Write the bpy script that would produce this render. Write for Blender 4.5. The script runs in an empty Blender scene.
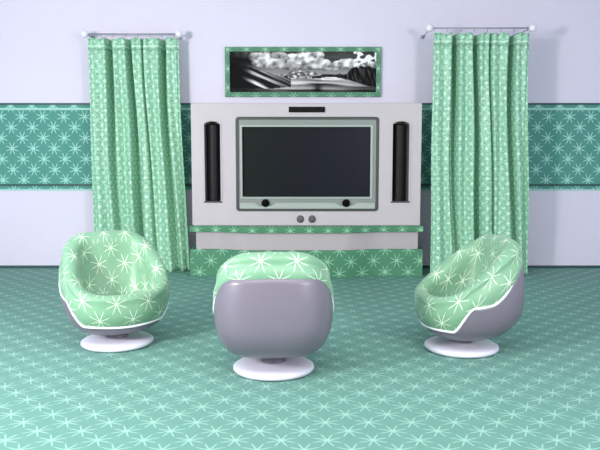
import bpy, bmesh, math, random
from mathutils import Vector, noise
random.seed(4)
C = bpy.context.scene.collection
PI = math.pi

# ------------------------------------------------------------------ helpers
def srgb(r, g, b):
    def f(c):
        c /= 255.0
        return c/12.92 if c <= .04045 else ((c+.055)/1.055)**2.4
    return (f(r), f(g), f(b), 1)

def tag(o, label=None, cat=None, group=None, kind=None):
    if label: o['label'] = label
    if cat: o['category'] = cat
    if group: o['group'] = group
    if kind: o['kind'] = kind
    return o

def empty(name, loc, rz=0):
    o = bpy.data.objects.new(name, None); C.objects.link(o)
    o.location = loc; o.rotation_euler = (0, 0, rz); o.empty_display_size = .1
    return o

def link(name, bm, mat, parent=None, smooth=False, bevel=0, subsurf=0, recalc=True):
    if recalc: bmesh.ops.recalc_face_normals(bm, faces=bm.faces)
    me = bpy.data.meshes.new(name); bm.to_mesh(me); bm.free()
    if smooth:
        for p in me.polygons: p.use_smooth = True
    if mat: me.materials.append(mat)
    o = bpy.data.objects.new(name, me); C.objects.link(o)
    if parent: o.parent = parent
    if bevel:
        m = o.modifiers.new('bevel', 'BEVEL'); m.width = bevel; m.segments = 3
        m.limit_method = 'ANGLE'; m.angle_limit = .6
    if subsurf:
        m = o.modifiers.new('sub', 'SUBSURF'); m.levels = subsurf; m.render_levels = subsurf
    return o

def box(bm, x0, x1, y0, y1, z0, z1):
    v = [bm.verts.new((x, y, z)) for x in (x0, x1) for y in (y0, y1) for z in (z0, z1)]
    for f in ((0,1,3,2), (4,6,7,5), (0,4,5,1), (2,3,7,6), (0,2,6,4), (1,5,7,3)):
        bm.faces.new([v[i] for i in f])

def prism(bm, pts, z0, z1):
    a = [bm.verts.new((x, y, z0)) for x, y in pts]; b = [bm.verts.new((x, y, z1)) for x, y in pts]
    n = len(pts); bm.faces.new(a[::-1]); bm.faces.new(b)
    for i in range(n): bm.faces.new((a[i], a[(i+1) % n], b[(i+1) % n], b[i]))

def lathe(bm, prof, n=48, axis='z', cx=0, cy=0, cz=0):
    rings = []
    for r, h in prof:
        if r < 1e-6: rings.append([bm.verts.new((cx, cy, cz+h) if axis == 'z' else (cx, cy+h, cz))])
        else:
            ring = []
            for k in range(n):
                a = 2*PI*k/n
                ring.append(bm.verts.new((cx+r*math.cos(a), cy+r*math.sin(a), cz+h) if axis == 'z'
                                         else (cx+r*math.cos(a), cy+h, cz+r*math.sin(a))))
            rings.append(ring)
    for A, B in zip(rings, rings[1:]):
        for k in range(n):
            k2 = (k+1) % n
            if len(A) == 1 and len(B) == 1: continue
            if len(A) == 1: bm.faces.new((A[0], B[k], B[k2]))
            elif len(B) == 1: bm.faces.new((A[k], A[k2], B[0]))
            else: bm.faces.new((A[k], A[k2], B[k2], B[k]))

def tube(bm, pts, r, n=10, closed=False):
    P = [Vector(p) for p in pts]; N = len(P); rings = []
    up = Vector((0, 0, 1))
    for i in range(N):
        if closed: t = P[(i+1) % N]-P[i-1]
        else: t = P[min(i+1, N-1)]-P[max(i-1, 0)]
        t.normalize()
        s = t.cross(up)
        if s.length < .05: s = t.cross(Vector((1, 0, 0)))
        s.normalize(); u = s.cross(t).normalized()
        rings.append([bm.verts.new(P[i]+s*(r*math.cos(2*PI*k/n))+u*(r*math.sin(2*PI*k/n))) for k in range(n)])
    for i in range(N if closed else N-1):
        A, B = rings[i], rings[(i+1) % N]
        for k in range(n): bm.faces.new((A[k], A[(k+1) % n], B[(k+1) % n], B[k]))
    if not closed: bm.faces.new(rings[0][::-1]); bm.faces.new(rings[-1])

def plate(name, outer, holes, y0, y1, mat, parent, bev=.004):
    """flat panel in the xz plane with holes, front face at y0, back at y1"""
    cu = bpy.data.curves.new(name, 'CURVE'); cu.dimensions = '2D'; cu.fill_mode = 'BOTH'
    for loop in [outer]+holes:
        sp = cu.splines.new('POLY'); sp.points.add(len(loop)-1)
        for p, (x, z) in zip(sp.points, loop): p.co = (x, z, 0, 1)
        sp.use_cyclic_u = True
    cu.extrude = (y1-y0)/2-bev; cu.bevel_depth = bev; cu.bevel_resolution = 2; cu.offset = -bev
    tmp = bpy.data.objects.new('tmp', cu); C.objects.link(tmp)
    dg = bpy.context.evaluated_depsgraph_get()
    me = bpy.data.meshes.new_from_object(tmp.evaluated_get(dg))
    bpy.data.objects.remove(tmp); bpy.data.curves.remove(cu)
    for v in me.vertices:
        x, z, d = v.co; v.co = (x, (y0+y1)/2-d, z)
    me.materials.clear(); me.materials.append(mat); me.name = name
    o = bpy.data.objects.new(name, me); C.objects.link(o)
    if parent: o.parent = parent
    return o

def rrect(x0, x1, z0, z1, r, n=6):
    out = []
    for cx, cz, a0 in ((x1-r, z1-r, 0), (x0+r, z1-r, PI/2), (x0+r, z0+r, PI), (x1-r, z0+r, 1.5*PI)):
        for k in range(n+1):
            a = a0+PI/2*k/n; out.append((cx+r*math.cos(a), cz+r*math.sin(a)))
    return out

def arch(x0, x1, z0, z1, rise, n=14):
    cx = (x0+x1)/2; hw = (x1-x0)/2
    pts = [(x0, z0), (x1, z0)]
    for k in range(n+1):
        a = PI*k/n; pts.append((cx+hw*math.cos(a), z1-rise+rise*math.sin(a)))
    return pts

def sm(a, b, x):
    t = max(0, min(1, (x-a)/(b-a))); return t*t*(3-2*t)

# ------------------------------------------------------------------ materials
def new_mat(name):
    m = bpy.data.materials.new(name); m.use_nodes = True
    nt = m.node_tree; b = nt.nodes['Principled BSDF']
    return m, nt, b

def plain(name, col, rough=.5, spec=.5, metal=0, coat=0, var=.03):
    m, nt, b = new_mat(name)
    n = nt.nodes.new('ShaderNodeTexNoise'); n.inputs['Scale'].default_value = 6; n.inputs['Detail'].default_value = 4
    tc = nt.nodes.new('ShaderNodeTexCoord'); nt.links.new(tc.outputs['Object'], n.inputs['Vector'])
    mx = nt.nodes.new('ShaderNodeMix'); mx.data_type = 'RGBA'
    nt.links.new(n.outputs['Fac'], mx.inputs['Factor'])
    mx.inputs['A'].default_value = tuple(c*(1-var) for c in col[:3])+(1,)
    mx.inputs['B'].default_value = tuple(min(1, c*(1+var)) for c in col[:3])+(1,)
    nt.links.new(mx.outputs['Result'], b.inputs['Base Color'])
    b.inputs['Roughness'].default_value = rough; b.inputs['Specular IOR Level'].default_value = spec
    b.inputs['Metallic'].default_value = metal; b.inputs['Coat Weight'].default_value = coat
    return m

def star_group():
    """u, v in pattern periods -> mask of eight-armed stars on a staggered lattice"""
    g = bpy.data.node_groups.new('starburst', 'ShaderNodeTree')
    for nm in ('U', 'V', 'Width', 'Radius', 'Core'): g.interface.new_socket(nm, in_out='INPUT', socket_type='NodeSocketFloat')
    g.interface.new_socket('Mask', in_out='OUTPUT', socket_type='NodeSocketFloat')
    I = g.nodes.new('NodeGroupInput'); O = g.nodes.new('NodeGroupOutput')
    def m(op, a, b=None, c=None):
        n = g.nodes.new('ShaderNodeMath'); n.operation = op
        for i, v in enumerate((a, b, c)):
            if v is None: continue
            if isinstance(v, (int, float)): n.inputs[i].default_value = v
            else: g.links.new(v, n.inputs[i])
        return n.outputs[0]
    def ss(lo, hi, x):
        n = g.nodes.new('ShaderNodeMapRange'); n.interpolation_type = 'SMOOTHSTEP'
        for k, v in (('From Min', lo), ('From Max', hi), ('Value', x)):
            if isinstance(v, (int, float)): n.inputs[k].default_value = v
            else: g.links.new(v, n.inputs[k])
        return n.outputs[0]
    def star(off):
        u = m('SUBTRACT', m('FRACT', m('ADD', I.outputs['U'], off)), .5)
        v = m('SUBTRACT', m('FRACT', m('ADD', I.outputs['V'], off)), .5)
        r = m('SQRT', m('ADD', m('MULTIPLY', u, u), m('MULTIPLY', v, v)))
        ang = m('ARCTAN2', v, u)
        d = m('MULTIPLY', r, m('MULTIPLY', m('ABSOLUTE', m('COSINE', m('MULTIPLY', ang, 4))), .25))
        # two little barbs near the tip
        arm = m('SUBTRACT', 1, ss(m('MULTIPLY', I.outputs['Width'], .35), I.outputs['Width'], d))
        lim = m('SUBTRACT', 1, ss(m('MULTIPLY', I.outputs['Radius'], .62), I.outputs['Radius'], r))
        core = m('SUBTRACT', 1, ss(m('MULTIPLY', I.outputs['Core'], .4), I.outputs['Core'], r))
        return m('MAXIMUM', m('MULTIPLY', arm, lim), core)
    out = m('MAXIMUM', star(0.5), star(0.0))
    g.links.new(out, O.inputs[0])
    return g
STAR = star_group()

def mixcol(nt, fac, a, b):
    mx = nt.nodes.new('ShaderNodeMix'); mx.data_type = 'RGBA'
    for k, v in (('Factor', fac), ('A', a), ('B', b)):
        if isinstance(v, (tuple, float, int)): mx.inputs[k].default_value = v
        else: nt.links.new(v, mx.inputs[k])
    return mx.outputs['Result']

def math_n(nt, op, a, b=None):
    n = nt.nodes.new('ShaderNodeMath'); n.operation = op
    for i, v in enumerate((a, b)):
        if v is None: continue
        if isinstance(v, (int, float)): n.inputs[i].default_value = v
        else: nt.links.new(v, n.inputs[i])
    return n.outputs[0]

def stars(nt, us, vs, a, uoff, voff, w, r, core):
    """star sockets from two coordinate sockets in metres"""
    g = nt.nodes.new('ShaderNodeGroup'); g.node_tree = STAR
    nt.links.new(math_n(nt, 'DIVIDE', math_n(nt, 'SUBTRACT', us, uoff), a), g.inputs['U'])
    nt.links.new(math_n(nt, 'DIVIDE', math_n(nt, 'SUBTRACT', vs, voff), a), g.inputs['V'])
    g.inputs['Width'].default_value = w; g.inputs['Radius'].default_value = r; g.inputs['Core'].default_value = core
    return g.outputs[0]

def coords(nt, what='Object'):
    tc = nt.nodes.new('ShaderNodeTexCoord'); s = nt.nodes.new('ShaderNodeSeparateXYZ')
    nt.links.new(tc.outputs[what], s.inputs[0]); return tc, s.outputs

def noise_n(nt, tc, scale, detail=3):
    n = nt.nodes.new('ShaderNodeTexNoise'); n.inputs['Scale'].default_value = scale; n.inputs['Detail'].default_value = detail
    nt.links.new(tc.outputs['Object'], n.inputs['Vector']); return n.outputs['Fac']

def star_flat(name, ground, star, a, axes, off, w=.018, r=.36, core=.05, rough=.6, spec=.3, amt=1.0, var=.06):
    m, nt, b = new_mat(name); tc, s = coords(nt)
    k = stars(nt, s[axes[0]], s[axes[1]], a, off[0], off[1], w, r, core)
    nf = noise_n(nt, tc, 9)
    g0 = mixcol(nt, nf, tuple(c*(1-var) for c in ground[:3])+(1,), tuple(c*(1+var) for c in ground[:3])+(1,))
    nt.links.new(mixcol(nt, math_n(nt, 'MULTIPLY', k, amt), g0, star), b.inputs['Base Color'])
    b.inputs['Roughness'].default_value = rough; b.inputs['Specular IOR Level'].default_value = spec
    return m

def star_fabric(name, ground, star, a, w=.02, r=.36, core=.06, rough=.6, spec=.25, sheen=.15, off=(0, 0, 0)):
    """the print on an upholstered body, cut as outer band, inner wall and seat"""
    m, nt, b = new_mat(name); tc, s = coords(nt, 'UV')
    k = stars(nt, s[0], s[1], a, off[0], off[1], w, r, core)
    nf = noise_n(nt, tc, 14, 5)
    g0 = mixcol(nt, nf, tuple(c*.88 for c in ground[:3])+(1,), tuple(min(1, c*1.12) for c in ground[:3])+(1,))
    nt.links.new(mixcol(nt, k, g0, star), b.inputs['Base Color'])
    b.inputs['Roughness'].default_value = rough; b.inputs['Specular IOR Level'].default_value = spec
    b.inputs['Sheen Weight'].default_value = sheen
    return m

GREEN = srgb(116, 178, 140); STARC = srgb(222, 244, 222)
WALLC = srgb(214, 216, 236); TEAL = srgb(84, 148, 138)
M = {}
M['fabric'] = star_fabric('printed upholstery', srgb(117, 160, 129), srgb(208, 226, 202), .23, w=.015, r=.37, core=.06, rough=.42, spec=.45, off=(.03, .02, .08))
M['shell'] = plain('grey mauve lacquer', srgb(116, 109, 122), .34, .45)
M['piping'] = plain('white piping', srgb(240, 240, 246), .4)
M['pedestal'] = plain('white lacquer', srgb(214, 213, 228), .3, .5)
M['stem'] = plain('pale grey stem', srgb(190, 190, 204), .4)
M['cabinet'] = plain('pale grey lacquer', srgb(186, 179, 183), .45, .4)
M['recess'] = plain('grey lacquer recess', srgb(172, 165, 168), .5, .3)
M['black'] = plain('matte black', (.003, .003, .004, 1), .6, .05)
M['grille'] = plain('black speaker cloth', (.005, .005, .005, 1), .5, .25)
M['button'] = plain('dark grey button', srgb(78, 78, 80), .5)
M['tv_frame'] = plain('grey green bezel', srgb(130, 138, 133), .4, .35)
M['tv_light'] = plain('light bezel edge', srgb(162, 171, 165), .35, .4)
M['gasket'] = plain('dark grey surround', srgb(58, 62, 60), .5)
M['rod'] = plain('brushed rod', srgb(160, 160, 172), .35, .5, .3)
M['finial'] = plain('pearly white ball', srgb(232, 228, 238), .2, .6)
M['dark_rail'] = plain('dark teal rail', srgb(38, 78, 78), .5)
M['light_rail'] = plain('light aqua rail', srgb(150, 206, 196), .5)
M['plain_wall'] = plain('lavender paint', WALLC, .75, .2)
M['ceiling'] = plain('white ceiling paint', srgb(235, 236, 242), .8, .2)
M['console_green'] = star_flat('green printed front', srgb(74, 130, 100), srgb(140, 192, 160), .25, (0, 2), (.224, .170), w=.022, r=.36, core=.05, rough=.45)
M['strip_green'] = star_flat('green printed edge', srgb(68, 126, 94), srgb(136, 190, 152), .20, (0, 2), (.03, .500), w=.025, r=.36, core=.05, rough=.45)
M['frame_green'] = star_flat('green printed frame', srgb(74, 130, 102), srgb(150, 196, 166), .21, (0, 2), (.0, .1), w=.02, r=.34, core=.05, rough=.45)
M['floor'] = star_flat('aqua star carpet tile', srgb(101, 145, 134), srgb(166, 206, 192), .2106, (0, 1), (.019, 3.362), w=.025, r=.395, core=.07, rough=.6, spec=.2, amt=.62)

# back wall: lavender with the star-print band
def wall_mat():
    m, nt, b = new_mat('papered wall'); tc, s = coords(nt)
    k = stars(nt, s[0], s[2], .2385, -2.912, 1.731, .030, .37, .06)
    nf = noise_n(nt, tc, 5)
    teal = mixcol(nt, nf, srgb(80, 142, 132), srgb(90, 154, 142))
    band = mixcol(nt, math_n(nt, 'MULTIPLY', k, .85), teal, srgb(168, 222, 210))
    inb = math_n(nt, 'MULTIPLY', math_n(nt, 'GREATER_THAN', s[2], .9), math_n(nt, 'LESS_THAN', s[2], 1.88))
    lav = mixcol(nt, nf, srgb(217, 213, 230), srgb(221, 217, 233))
    nt.links.new(mixcol(nt, inb, lav, band), b.inputs['Base Color'])
    b.inputs['Roughness'].default_value = .75; b.inputs['Specular IOR Level'].default_value = .2
    return m
M['wall_paper'] = wall_mat()

def curtain_mat(name, ground, dot):
    m, nt, b = new_mat(name)
    tc = nt.nodes.new('ShaderNodeTexCoord'); s = nt.nodes.new('ShaderNodeSeparateXYZ')
    nt.links.new(tc.outputs['UV'], s.inputs[0])
    k = stars(nt, s.outputs[0], s.outputs[1], .105, 0, 0, .02, .30, .17)
    n = nt.nodes.new('ShaderNodeTexNoise'); n.inputs['Scale'].default_value = 48; n.inputs['Detail'].default_value = 4
    n.inputs['Roughness'].default_value = .75
    nt.links.new(tc.outputs['UV'], n.inputs['Vector'])
    mr = nt.nodes.new('ShaderNodeMapRange'); mr.inputs['From Min'].default_value = .35; mr.inputs['From Max'].default_value = .65
    nt.links.new(n.outputs['Fac'], mr.inputs['Value'])
    g0 = mixcol(nt, mr.outputs[0], tuple(c*.55 for c in ground[:3])+(1,), tuple(min(1, c*1.42) for c in ground[:3])+(1,))
    # stitched line under the heading
    st = math_n(nt, 'LESS_THAN', math_n(nt, 'ABSOLUTE', math_n(nt, 'SUBTRACT', s.outputs[1], 2.472)), .007)
    k2 = math_n(nt, 'MAXIMUM', math_n(nt, 'MULTIPLY', k, .7), math_n(nt, 'MULTIPLY', st, .6))
    nt.links.new(mixcol(nt, k2, g0, dot), b.inputs['Base Color'])
    b.inputs['Roughness'].default_value = .42; b.inputs['Specular IOR Level'].default_value = .45
    return m
M['curtain'] = curtain_mat('printed curtain cloth', srgb(146, 198, 168), srgb(226, 248, 232))

# screen with faint blue cast
m, nt, b = new_mat('dark glass screen'); b.inputs['Base Color'].default_value = (.010, .012, .016, 1)
tc, s = coords(nt)
nt.links.new(mixcol(nt, math_n(nt, 'MULTIPLY', math_n(nt, 'ADD', s[0], .7), .7), (.012, .015, .014, 1), (.013, .014, .024, 1)), b.inputs['Base Color'])
b.inputs['Roughness'].default_value = .3; b.inputs['Specular IOR Level'].default_value = .08
M['screen'] = m

# ------------------------------------------------------------------ setting
YW = 7.888; CEIL = 3.2; XL = 3.9
def struct(name, mat, *b, bevel=0):
    bm = bmesh.new(); box(bm, *b); o = link(name, bm, mat, bevel=bevel); tag(o, kind='structure'); return o
tag(struct('floor', M['floor'], -XL, XL, -2, YW, -.06, 0), 'aqua green floor printed with pale eight-armed stars', 'floor')
tag(struct('wall_back', M['wall_paper'], -XL, XL, YW, YW+.12, 0, CEIL), 'lavender back wall with a teal star-print band', 'wall')
tag(struct('wall_left', M['plain_wall'], -XL-.12, -XL, -2, YW+.12, 0, CEIL), 'plain lavender left side wall', 'wall')
tag(struct('wall_right', M['plain_wall'], XL, XL+.12, -2, YW+.12, 0, CEIL), 'plain lavender right side wall', 'wall')
tag(struct('ceiling', M['ceiling'], -XL-.12, XL+.12, -2, YW+.12, CEIL, CEIL+.1), 'plain white ceiling', 'ceiling')
tag(struct('baseboard_back', M['dark_rail'], -XL, XL, YW-.012, YW, 0, .030), 'thin dark teal baseboard under the back wall', 'baseboard')
tag(struct('trim_1', M['dark_rail'], -XL, XL, YW-.008, YW, 1.862, 1.884), 'dark line on top of the star band', 'trim')
tag(struct('trim_2', M['light_rail'], -XL, XL, YW-.010, YW, 1.804, 1.828), 'pale line near the top of the star band', 'trim')
tag(struct('trim_3', M['dark_rail'], -XL, XL, YW-.008, YW, .948, .970), 'dark line near the foot of the star band', 'trim')
tag(struct('trim_4', M['light_rail'], -XL, XL, YW-.010, YW, .896, .914), 'pale line at the foot of the star band', 'trim')

# ------------------------------------------------------------------ lounge chairs
# local frame: front = -Y, footprint a rounded square, egg-shaped in section
def rho(z):
    K = [(.110, .58), (.126, .70), (.158, .81), (.20, .89), (.27, .96), (.35, .995), (.43, 1.0), (.52, .985), (.60, .955), (.68, .91), (.78, .85)]
    if z <= K[0][0]: return K[0][1]
    for (z0, r0), (z1, r1) in zip(K, K[1:]):
        if z <= z1:
            t = (z-z0)/(z1-z0); return r0+(r1-r0)*t
    return K[-1][1]
HW, HD = .347, .328
OY = .020          # the seat sits a little behind the pedestal
def unit(th):
    """direction on the footprint, th = 0 at the front, +90 deg on the +x side"""
    c, s = math.cos(th), math.sin(th)
    EXP = 2.8-.6*c
    k = (abs(c)**EXP+abs(s)**EXP)**(-1/EXP)
    return s*k*HW, -c*k*HD
def trim_z(th):
    d = abs(math.degrees(math.atan2(math.sin(th), math.cos(th))))
    z = .172+.012*sm(0, 50, d)+.168*sm(52, 76, d)+.012*sm(80, 96, d)+.258*sm(92, 144, d)+.008*sm(142, 180, d)
    return z
def rim_z(th):
    x, y = unit(th)
    t = (y+.30)/.60
    t = max(0, min(1, t)); e = .45*t+.55*t*t*(3-2*t)
    return .395+.367*e-.035*(abs(x)/HW)**4*sm(.0, .3, y)
def pt(th, z, out=0.0, k=None):
    x, y = unit(th); r = rho(z) if k is None else k
    n = Vector((x, y, 0)); L = n.length
    n = n*(r+out/L)
    lift = .034*sm(-.05, .3, n.y)*(1-sm(.15, .35, z))     # the underside rises a little at the back
    return Vector((n.x, n.y+OY, z+lift))

def bk(t):      # 1 across the back, where the piping sits inside the shell edge
    return sm(.2, .75, -math.cos(t))

def build_chair():
    root = empty('lounge_chair', (0, 0, 0))
    N = 72
    ths = [2*PI*i/N for i in range(N)]
    # shell
    bm = bmesh.new(); rows = []
    low = [.110, .116, .125, .138, .156]
    for z in low: rows.append([bm.verts.new(pt(t, z, .006)) for t in ths])
    for j in range(1, 13):
        rows.append([bm.verts.new(pt(t, .156+(trim_z(t)-.156)*j/12, .006)) for t in ths])
    for A, B in zip(rows, rows[1:]):
        for i in range(N): bm.faces.new((A[i], A[(i+1) % N], B[(i+1) % N], B[i]))
    c = bm.verts.new((0, OY, .108)); inner = [bm.verts.new((v.co.x*.5, (v.co.y-OY)*.5+OY, .109)) for v in rows[0]]
    for i in range(N):
        bm.faces.new((rows[0][(i+1) % N], rows[0][i], inner[i], inner[(i+1) % N]))
        bm.faces.new((inner[(i+1) % N], inner[i], c))
    sh = link('shell', bm, M['shell'], root, smooth=True)
    md = sh.modifiers.new('thick', 'SOLIDIFY'); md.thickness = .012; md.offset = -1
    # piping along the shell edge
    bm = bmesh.new()
    NP = 180
    tube(bm, [pt(t, trim_z(t)+.004-.010*bk(t), .004-.013*bk(t)) for t in [2*PI*i/NP for i in range(NP)]], .0090, 8, True)
    link('piping', bm, M['piping'], root, smooth=True)
    # upholstery: outer cheek, roll over the rim, down to the seat
    bm = bmesh.new(); sec = []; uvl = bm.loops.layers.uv.new('UVMap'); PU = []
    for t in ths:
        zc = trim_z(t)-.02; H = rim_z(t); x, y = unit(t); L = math.hypot(x, y); P = []
        rr = .052+.012*sm(-.2, .3, y)                    # radius of the roll
        ztop = H-rr
        for j in range(6):
            z = zc+(ztop-zc)*j/5
            bulge = .020*math.sin(PI*min(1, (j+.6)/5.6))
            P.append(pt(t, z, -.006+bulge))
        kr = rho(ztop)*L+.010                           # outer reach at roll
        d = Vector((x/L, y/L, 0))
        for j in range(1, 8):
            a = PI*j/7
            r_ = kr-rr+rr*math.cos(a)
            P.append(Vector((d.x*r_, d.y*r_+OY, ztop+rr*math.sin(a)*1.0)))
        back = sm(0, .3, y)
        seat = .318-.012*back
        rin = kr-2*rr
        zin = ztop-.02
        rs = rin*(.93-.16*back)                         # foot of the inner wall
        for j in range(1, 4):
            f = j/4
            r_ = rin+(rs-rin)*f+.014*math.sin(PI*f)*back; z = zin+(seat+.02-zin)*f
            P.append(Vector((d.x*r_, d.y*r_+OY, z)))
        for q, dz in ((.95, .012), (.86, -.002), (.66, .006), (.42, .014), (.18, .018)):
            P.append(Vector((d.x*rs*q, d.y*rs*q+OY, seat+dz*1.0)))
        sec.append([bm.verts.new(p) for p in P])
        cum = [0]
        for a_, b_ in zip(P, P[1:]): cum.append(cum[-1]+(b_-a_).length)
        PU.append([c_-cum[9] for c_ in cum])
    for i in range(N):
        A, B = sec[i], sec[(i+1) % N]
        for j in range(len(A)-1):
            f = bm.faces.new((A[j], B[j], B[j+1], A[j+1]))
            for l, (ii, jj) in zip(f.loops, ((i, j), (i+1, j), (i+1, j+1), (i, j+1))):
                if j < 12: uv = (10*.23*ii/N, PU[ii % N][jj])
                elif j < 16: uv = (7*.23*ii/N+.06, PU[ii % N][jj])
                else: uv = (l.vert.co.x+.05, l.vert.co.y+.03)
                l[uvl].uv = uv
    c = bm.verts.new((0, OY, .333))
    for i in range(N):
        f = bm.faces.new((sec[i][-1], sec[(i+1) % N][-1], c))
        for l in f.loops: l[uvl].uv = (l.vert.co.x+.05, l.vert.co.y+.03)
    link('upholstery', bm, M['fabric'], root, smooth=True, subsurf=1)
    # pedestal disc and stem
    bm = bmesh.new()
    lathe(bm, [(0, 0), (.212, 0), (.235, .006), (.246, .018), (.244, .030), (.229, .040), (.17, .049), (.10, .054), (.07, .060), (0, .060)], 64)
    link('pedestal', bm, M['pedestal'], root, smooth=True)
    bm = bmesh.new(); lathe(bm, [(0, .05), (.085, .05), (.070, .066), (.075, .094), (.12, .112), (0, .113)], 40)
    link('stem', bm, M['shell'], root, smooth=True)
    return root

def copy_tree(o, parent=None):
    c = o.copy(); C.objects.link(c)
    if parent: c.parent = parent
    for ch in [k for k in bpy.data.objects if k.parent == o]: copy_tree(ch, c)
    return c

spots = [((-.160, 4.09, 0), PI+.05, 'green star-print lounge chair turned away, grey shell back in front of the television'),
         ((-1.262, 4.67, 0), math.radians(30), 'green star-print lounge chair left of the television, open seat facing us'),
         ((1.085, 4.54, 0), math.radians(-80), 'green star-print lounge chair on the right, turned sideways with its grey shell showing')]
proto = build_chair()
allc = [proto]+[copy_tree(proto) for _ in spots[1:]]
for o, (loc, rz, lab) in zip(allc, spots):
    o.location = loc; o.rotation_euler = (0, 0, rz)
    tag(o, lab, 'chair', 'egg-shaped lounge chairs')

# ------------------------------------------------------------------ media console
X0, X1, YF = -1.155, 1.290, 7.37
XC = (X0+X1)/2
con = empty('media_console', (XC, 7.62, 0))
tag(con, 'wide pale grey media wall unit with green star-print plinth against the back wall', 'media console')
def into(o, root):      # keep world placement while parenting
    for v in o.data.vertices: v.co -= root.location
    o.parent = root
    return o
TX0, TX1, TZ0, TZ1 = -.680, .838, .700, 1.700      # television opening
SL = (-1.022, -.838); SR = (.975, 1.168); SZ = (.798, 1.662)
front = plate('front_panel', rrect(X0, X1, .546, 1.846, .012, 3),
              [rrect(TX0, TX1, TZ0, TZ1, .035), arch(*SL, *SZ, .045), arch(*SR, *SZ, .045)],
              YF, YF+.07, M['cabinet'], None, .006)
into(front, con)
bm = bmesh.new(); box(bm, X0+.01, X1-.01, YF+.16, YW-.014, .546, 1.84); box(bm, X0+.01, TX0-.36-.12+.02, YF+.07, YF+.16, .546, 1.84)
box(bm, X1-.10, X1-.01, YF+.07, YF+.16, .546, 1.84)
box(bm, SL[1]+.01, TX0-.01, YF+.07, YF+.16, .546, 1.84); box(bm, TX1+.01, SR[0]-.01, YF+.07, YF+.16, .546, 1.84)
box(bm, SL[0]-.05, SL[1]+.02, YF+.07, YF+.16, 1.67, 1.84); box(bm, SR[0]-.02, SR[1]+.04, YF+.07, YF+.16, 1.67, 1.84)
box(bm, X0+.1, X1-.1, YF+.07, YF+.16, .546, .69)
into(link('cabinet_body', bm, M['recess']), con)

def bow(x, amt=.11):
    return amt*sm(X0+.22, X0+.62, x)*(1-sm(X1-.85, X1-.42, x))
def bowed(x0, x1, yf, amt, z0, z1, name, mat, bev=.004):
    n = 60; pts = [(x0+(x1-x0)*i/n, yf-bow(x0+(x1-x0)*i/n, amt)) for i in range(n+1)]
    pts += [(x1, YW-.014), (x0, YW-.014)]
    bm = bmesh.new(); prism(bm, pts, z0, z1)
    return into(link(name, bm, mat, bevel=bev), con)
bowed(X0-.030, X1+.030, YF-.02, .11, .480, .546, 'shelf_edge', M['strip_green'])
bowed(X0+.035, X1-.018, YF+.02, .11, .285, .478, 'recessed_base', M['recess'], .002)
bowed(X0-.030, X1+.030, YF-.02, .11, .0, .292, 'plinth', M['console_green'])
for x in (.004, .130):
    bm = bmesh.new(); lathe(bm, [(0, -.012), (.034, -.012), (.040, -.006), (.042, .004), (0, .004)], 32, 'y', x, YF, .616)
    tag(into(link('button', bm, M['button'], smooth=True), con), 'round dark grey button')
bm = bmesh.new(); box(bm, -.118, .262, YF-.018, YF+.01, 1.748, 1.806)
into(link('sensor_bar', bm, M['black'], bevel=.004), con)
bm = bmesh.new()
for k in range(5): box(bm, -.108, .252, YF-.021, YF-.016, 1.757+.0095*k, 1.760+.0095*k)
into(link('sensor_grille', bm, M['grille']), con)
for (a, b2) in (SL, SR):
    o = plate('niche_rim', arch(a-.008, b2+.008, SZ[0]-.006, SZ[1]+.008, .05), [arch(a+.008, b2-.008, SZ[0]+.008, SZ[1]-.008, .04)],
              YF-.010, YF+.03, M['cabinet'], None, .003)
    into(o, con)
    bm = bmesh.new(); box(bm, a-.004, b2+.004, YF-.016, YF+.07, SZ[0]-.004, SZ[0]+.010)
    into(link('niche_sill', bm, M['gasket'], bevel=.003), con)

# speakers standing in the niches
for (a, b2), lab in ((SL, 'tall black arched speaker in the niche left of the television'), (SR, 'tall black arched speaker in the niche right of the television')):
    cx = (a+b2)/2; sp = empty('tower_speaker', (cx, YF+.09, SZ[0]+.011)); tag(sp, lab, 'speaker', 'speakers in the console niches')
    hw = .073; H = SZ[1]-SZ[0]-.035
    bm = bmesh.new()
    nz, na = 20, 14
    rings = []
    for j in range(nz+1):
        z = .0+(H-.02)*j/nz
        rings.append([bm.verts.new((hw*math.cos(a_), -.078*math.sin(a_)+.02, z)) for a_ in [PI*i/na for i in range(na+1)]])
    top = []
    for q in (.9, .7, .4, .0):
        top_z = (H-.02)+.02*math.sqrt(1-q*q)*1.0
        if q > 0: rings.append([bm.verts.new((hw*q*math.cos(a_), -.075*q*math.sin(a_)+.02, top_z)) for a_ in [PI*i/na for i in range(na+1)]])
    for A, B in zip(rings, rings[1:]):
        for i in range(na): bm.faces.new((A[i], A[i+1], B[i+1], B[i]))
    bm.faces.new(rings[-1])
    for A, B in zip(rings, rings[1:]): bm.faces.new((A[0], B[0], B[-1], A[-1]))
    bm.faces.new(rings[0][::-1])
    link('grille', bm, M['grille'], sp, smooth=False)
    bm = bmesh.new(); box(bm, -.078, .078, .021, .060, 0, H-.01)
    link('case', bm, M['black'], sp, bevel=.01)

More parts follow.
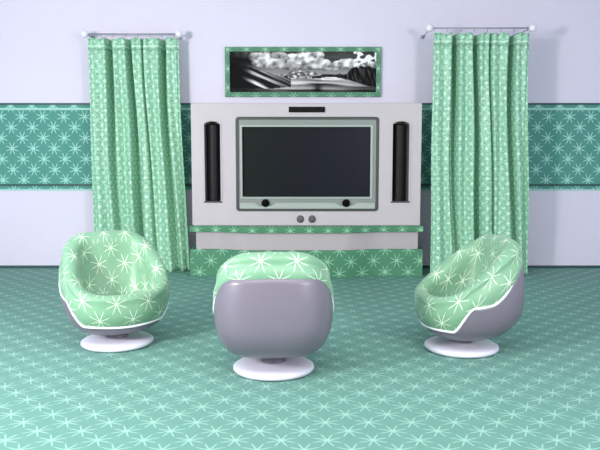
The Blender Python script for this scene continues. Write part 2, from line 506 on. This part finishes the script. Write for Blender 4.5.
# ------------------------------------------------------------------ television
tvc = ((TX0+TX1)/2, YF+.08, TZ0)
tv = empty('television', tvc)
tag(tv, 'flat wide television with dark screen and grey-green bezel set into the console', 'television')
def intv(o):
    for v in o.data.vertices: v.co -= tv.location
    o.parent = tv; return o
SX0, SX1, SZ0, SZ1 = -.615, .750, .853, 1.597
intv(plate('gasket', rrect(TX0+.001, TX1-.001, TZ0+.001, TZ1-.001, .035), [rrect(TX0+.028, TX1-.028, TZ0+.026, TZ1-.026, .022)], YF-.006, YF+.10, M['gasket'], None, .003))
intv(plate('bezel', rrect(TX0+.026, TX1-.026, TZ0+.024, TZ1-.024, .02), [rrect(SX0, SX1, SZ0, SZ1, .006, 2)], YF+.004, YF+.10, M['tv_frame'], None, .005))
intv(plate('inner_lip', rrect(SX0-.022, SX1+.022, SZ0-.018, SZ1+.018, .008, 2), [rrect(SX0+.001, SX1-.001, SZ0+.001, SZ1-.001, .006, 2)], YF-.006, YF+.03, M['tv_light'], None, .003))
bm = bmesh.new(); box(bm, SX0-.01, SX1+.01, YF+.03, YF+.07, SZ0-.01, SZ1+.01)
tag(intv(link('screen', bm, M['screen'])), 'dark glossy screen')
# control sill with two raised knob housings
pts = [(TX0+.036, .728), (TX1-.036, .728), (TX1-.036, .790)]
for kx in (.493, -.370):
    pts += [(kx+.115, .790), (kx+.062, .757), (kx-.062, .757), (kx-.115, .790)]
pts += [(TX0+.036, .790)]
intv(plate('control_sill', pts, [], YF-.014, YF+.02, M['tv_light'], None, .004))
for kx in (-.370, .493):
    bm = bmesh.new(); lathe(bm, [(0, -.036), (.030, -.036), (.040, -.028), (.042, .0), (0, .0)], 36, 'y', kx, YF, .788)
    tag(intv(link('knob', bm, M['black'], smooth=True)), 'round black knob')

# ------------------------------------------------------------------ picture
px0, px1, pz0, pz1 = -.838, .905, 1.950, 2.500
pic = empty('framed_picture', ((px0+px1)/2, YW-.02, pz0)); tag(pic, 'wide black and white landscape picture in a green star-print frame above the console', 'picture')
o = plate('frame', [(px0, pz0), (px1, pz0), (px1, pz1), (px0, pz1)], [[(px0+.052, pz0+.052), (px1-.052, pz0+.052), (px1-.052, pz1-.052), (px0+.052, pz1-.052)]], YW-.045, YW-.002, M['frame_green'], None, .006)
for v in o.data.vertices: v.co -= pic.location
o.parent = pic
ix0, ix1, iz0, iz1 = px0+.045, px1-.045, pz0+.045, pz1-.045
NU, NV = 300, 84
def fbm(x, y, oct=5, s=0.0):
    return sum(noise.noise(Vector((x*2**k, y*2**k, s+k*3.1)))/2**k for k in range(oct))
PUFFS = [(.10,.93,.12,.10,.35),(.22,.88,.09,.12,.8),(.27,.74,.10,.16,.95),(.33,.90,.06,.10,.6),(.36,.70,.06,.12,.7),(.45,.78,.07,.18,1.0),
         (.51,.88,.08,.16,1.0),(.56,.78,.08,.16,.95),(.60,.92,.05,.10,.9),(.63,.70,.06,.10,.8),(.42,.62,.10,.07,.55),(.55,.60,.14,.06,.6),
         (.74,.66,.05,.11,.9),(.79,.72,.06,.11,1.0),(.85,.68,.06,.10,.9),(.90,.62,.07,.08,.8),(.96,.70,.05,.08,.7),(.70,.56,.08,.05,.6)]
def paint(u, v):
    """grey value of the landscape; u, v from lower left, width about 3.5 times height"""
    x = u*3.5
    wob = .35*fbm(x*3.2, v*3.4, 6, 1.0)
    g = .16+.30*(1-sm(.45, .8, v))+.07*fbm(x*.9, v*7, 4, 9)
    g *= .45+.55*sm(.05, .3, u)
    for cu, cv, ru, rv, b2 in PUFFS:
        q = ((u-cu)/ru)**2+((v-cv)/rv)**2
        k = sm(1.15, .55, q+wob*2.2)
        if k > 0:
            lit = b2*(.56+.40*sm(-.9, .7, (v-cv)/rv+(u-cu)/ru*.4+1.2*wob)+.55*fbm(x*7, v*7, 4, 4.0))
            g = g+(max(.12, lit)-g)*k
    # middle distance
    rid = .44+.08*sm(.36, .44, u)*(1-sm(.56, .62, u))+.03*fbm(x*7, 0, 4, 2)
    if v < rid: g = .24+.8*max(0, fbm(x*10, v*20, 4, 6)+.15)
    low = .40+.045*sm(.58, .64, u)*(1-sm(.76, .8, u))+.02*fbm(x*9, 0, 3, 21)
    if v < low and u > .56: g = .07+.1*max(0, fbm(x*12, v*12, 3, 3))
    # pale plain with long streaks
    pl = .345+.02*fbm(x*2, 0, 3, 5)+.03*sm(.6, .7, u)*(1-sm(.74, .8, u))
    if v < pl:
        st = fbm(x*1.1, v*15+x*.45, 5, 7)
        g = .56+.50*st+.10*math.sin(v*46+x*1.5+3*st)
        if .62 < u < .78: g += .35*math.exp(-((v-.35)/.03)**2)
        g *= (.55+.45*sm(.02, .28, v))*(1-.45*sm(.70, .95, u))
        g *= 1-.8*math.exp(-((u-.60)/.028)**2)*sm(.28, .1, v)*(1 if v > .02 else .6)
    # dark hill on the right
    hill = .34+.30*sm(.72, .88, u)-.06*sm(.93, 1, u)+.025*fbm(x*7, 0, 4, 8)
    lo = .36-.22*sm(.72, 1, u)
    if u > .70 and lo < v < hill: g = .035+.28*max(0, fbm(x*16+v*4, v*3, 4, 3))
    # blossoming branch
    if u > .84:
        q = fbm(x*8, v*8, 5, 12)
        br = min(abs(v-.72-(u-.9)*1.5), abs(v-.88+(u-.93)*1.3), abs(v-.80-(u-.9)*.2))
        if br < .035+.10*q and v > .6: g = .92
    # tilted rock slabs on the left
    top = .62-.9*(u-.12)+.05*fbm(x*5, v*5, 3, 33)
    if .0 < u < .42 and v < top and v > .10+.3*max(0, u-.28):
        s_ = v*1.0+u*1.55
        str_ = fbm(s_*11, u*2.2, 4, 11)
        g = .05+1.15*max(0, str_+.02)*sm(.07, .17, u)*(1-.25*sm(.3, .4, u))
    if u < .2: g *= .38+.62*sm(.07, .19, u+.05*fbm(x*3, v*3, 3, 40))
    if v < .08: g *= .55
    return max(.004, min(.93, g))**1.65
bm = bmesh.new(); col = bm.loops.layers.float_color.new('paint')
gv = [[bm.verts.new((ix0+(ix1-ix0)*i/NU-pic.location.x, -.008, iz0+(iz1-iz0)*j/NV-pz0)) for i in range(NU+1)] for j in range(NV+1)]
val = [[paint(i/NU, j/NV) for i in range(NU+1)] for j in range(NV+1)]
for j in range(NV):
    for i in range(NU):
        f = bm.faces.new((gv[j][i], gv[j][i+1], gv[j+1][i+1], gv[j+1][i]))
        for l, (a, b2) in zip(f.loops, ((j, i), (j, i+1), (j+1, i+1), (j+1, i))):
            g = val[a][b2]; l[col] = (g, g, g, 1)
m, nt, b = new_mat('monochrome print'); at = nt.nodes.new('ShaderNodeVertexColor'); at.layer_name = 'paint'
nt.links.new(at.outputs[0], b.inputs['Base Color']); b.inputs['Roughness'].default_value = .6; b.inputs['Specular IOR Level'].default_value = .1
link('print', bm, m, pic, recalc=False)
bm = bmesh.new(); box(bm, ix0-pic.location.x, ix1-pic.location.x, -.0075, .016, iz0-pz0, iz1-pz0)
link('backing_board', bm, M['black'], pic)

# ------------------------------------------------------------------ curtains
def make_curtain(name, x0, x1, Y, label):
    """gathered cloth; origin under its middle on the floor"""
    xm = (x0+x1)/2; W = x1-x0
    root = empty(name, (xm, Y, 0)); tag(root, label, 'curtain', 'floor-length star-print curtains')
    NU, NV = 300, 64; H = 2.556
    # deep folds: (position, half width, depth) - plus small ripples
    folds = [(.02, .02, .03), (.225, .034, .23), (.455, .030, .235), (.61, .015, .11), (.82, .034, .23), (.985, .02, .05)]
    soft = [(.12, .05, .022), (.36, .05, .03), (.55, .04, .03), (.71, .05, .03), (.92, .04, .025)]
    def depth(u, h):        # h = 0 at the floor, 1 at the top
        dn = 1-h
        d = 0
        for c, w, a in folds:
            cc = c+dn*dn*(.05 if .1 < c < .95 else .0)+.008*math.sin(6*h+c*9); ww = w*(1+.15*dn)
            d += a*math.exp(-abs((u-cc)/ww)**3)*(.6+.4*h)
        for c, w, a in soft:
            cc = c+dn*.05*math.sin(c*7+1); d += a*(1+1.8*dn)*math.exp(-((u-cc)/w)**2)
        d += .010*math.sin(u*52+3*h)*(.5+dn)
        return d
    bm = bmesh.new(); uvl = bm.loops.layers.uv.new('UVMap')
    grid = []; uvs = []
    for j in range(NV+1):
        h = j/NV
        rowv = []; rowu = []; s = 0; prev = None
        xa = x0-xm+.028*(1-h)**1.0*.3
        xb = x1-xm+(.085*(1-h)**1.3)
        for i in range(NU+1):
            u = i/NU
            x = xa+(xb-xa)*u+.004*math.sin(h*9+u*5)
            dep = depth(u, h)
            if h > .952:            # gathered heading
                k = (h-.952)/.048
                dep = dep*(1-.35*k)+.012*math.sin(u*95)*k
            z = H*h
            if j == NV: z += .006*math.sin(u*36)+.005*math.sin(u*71+1)
            if j == 0: z = .004
            y = dep-.06
            p = Vector((x, y, z))
            if prev is not None: s += math.hypot(x-prev[0], y-prev[1])
            prev = (x, y)
            rowv.append(p); rowu.append((s, H*h))
        grid.append(rowv); uvs.append(rowu)
    bm.free()
    SPLIT = 61              # cloth below, gathered heading above the stitched line
    for nm, j0, j1 in (('cloth', 0, SPLIT), ('heading', SPLIT, NV)):
        bm = bmesh.new(); uvl = bm.loops.layers.uv.new('UVMap')
        V = {j: [bm.verts.new(p) for p in grid[j]] for j in range(j0, j1+1)}
        for j in range(j0, j1):
            for i in range(NU):
                f = bm.faces.new((V[j][i], V[j][i+1], V[j+1][i+1], V[j+1][i]))
                for l, (a, b2) in zip(f.loops, ((j, i), (j, i+1), (j+1, i+1), (j+1, i))): l[uvl].uv = uvs[a][b2]
        o = link(nm, bm, M['curtain'], root, smooth=True, recalc=False)
        md = o.modifiers.new('thick', 'SOLIDIFY'); md.thickness = .006; md.offset = 1
    return root
def make_rod(name, x0, x1, Y, zr, label):
    xm = (x0+x1)/2
    root = empty(name, (xm, Y, zr)); tag(root, label, 'curtain rod', 'curtain rods with ball ends')
    bm = bmesh.new(); tube(bm, [(x0-xm, 0, 0), (x1-xm, 0, 0)], .0075, 12)
    link('rod', bm, M['rod'], root, smooth=True)
    for x in (x0-xm, x1-xm):
        bm = bmesh.new(); bmesh.ops.create_uvsphere(bm, u_segments=24, v_segments=16, radius=.042)
        for v in bm.verts: v.co += Vector((x, 0, 0))
        link('finial', bm, M['finial'], root, smooth=True)
        xb = x*.955
        bm = bmesh.new(); tube(bm, [(xb, 0, 0), (xb, YW-Y-.004, 0)], .006, 10)
        lathe(bm, [(0, YW-Y-.012), (.022, YW-Y-.012), (.022, YW-Y-.002), (0, YW-Y-.002)], 20, 'y', xb, 0, 0)
        link('bracket', bm, M['rod'], root, smooth=True)
    for k in range(8):      # thin loops the cloth hangs from
        xx = x0+.05+(x1-x0-.10)*k/7-xm
        bm = bmesh.new()
        tube(bm, [(xx, .016*math.sin(a), -.012+.021*math.cos(a)) for a in [2*PI*q/14 for q in range(14)]], .0022, 6, True)
        link('curtain_ring', bm, M['rod'], root, smooth=True)
    return root
make_curtain('curtain', -2.300, -1.322, 7.675, 'long mint star-print curtain hanging left of the television')
make_rod('curtain_rod', -2.337, -1.315, 7.655, 2.606, 'thin curtain rod with white ball ends, on the left')
make_curtain('curtain', 1.385, 2.380, 7.36, 'long green star-print curtain hanging right of the television')
make_rod('curtain_rod', 1.345, 2.415, 7.34, 2.612, 'thin curtain rod with white ball ends, on the right')

# ------------------------------------------------------------------ light
w = bpy.data.worlds.new('room light'); bpy.context.scene.world = w; w.use_nodes = True
w.node_tree.nodes['Background'].inputs[0].default_value = (.93, .94, 1.0, 1)
w.node_tree.nodes['Background'].inputs[1].default_value = .29
def area(name, loc, target, sx, sy, power, col):
    l = bpy.data.lights.new(name, 'AREA'); l.shape = 'RECTANGLE'; l.size = sx; l.size_y = sy; l.energy = power; l.color = col
    o = bpy.data.objects.new(name, l); C.objects.link(o); o.location = loc
    o.rotation_euler = (Vector(target)-Vector(loc)).to_track_quat('-Z', 'Y').to_euler()
area('ceiling_light_front', (0, 2.0, 3.12), (0, 2.6, 0), 2.4, 1.0, 66, (1, 1, .97))
area('fill_left', (-3.3, 1.2, 1.9), (-1.0, 7.4, 1.6), .8, .8, 255, (1, .965, .95))  # added fill light, out of view, brightens the back wall and left curtain
area('fill_right', (2.6, .2, 1.9), (.6, 7.4, 1.6), .8, .8, 128, (1, .96, .95))  # weaker fill added out of view, lifts the console and wall from the front

# ------------------------------------------------------------------ camera
cam = bpy.data.cameras.new('camera'); co = bpy.data.objects.new('camera', cam); C.objects.link(co)
cam.sensor_width = 36; cam.lens = 690/600*36
co.location = (0, 0, 1.3); co.rotation_euler = (PI/2-math.atan(70/690), 0, 0)
sc = bpy.context.scene; sc.camera = co
sc.view_settings.view_transform = 'Standard'; sc.view_settings.look = 'None'
sc.view_settings.gamma = 1; sc.view_settings.exposure = 0
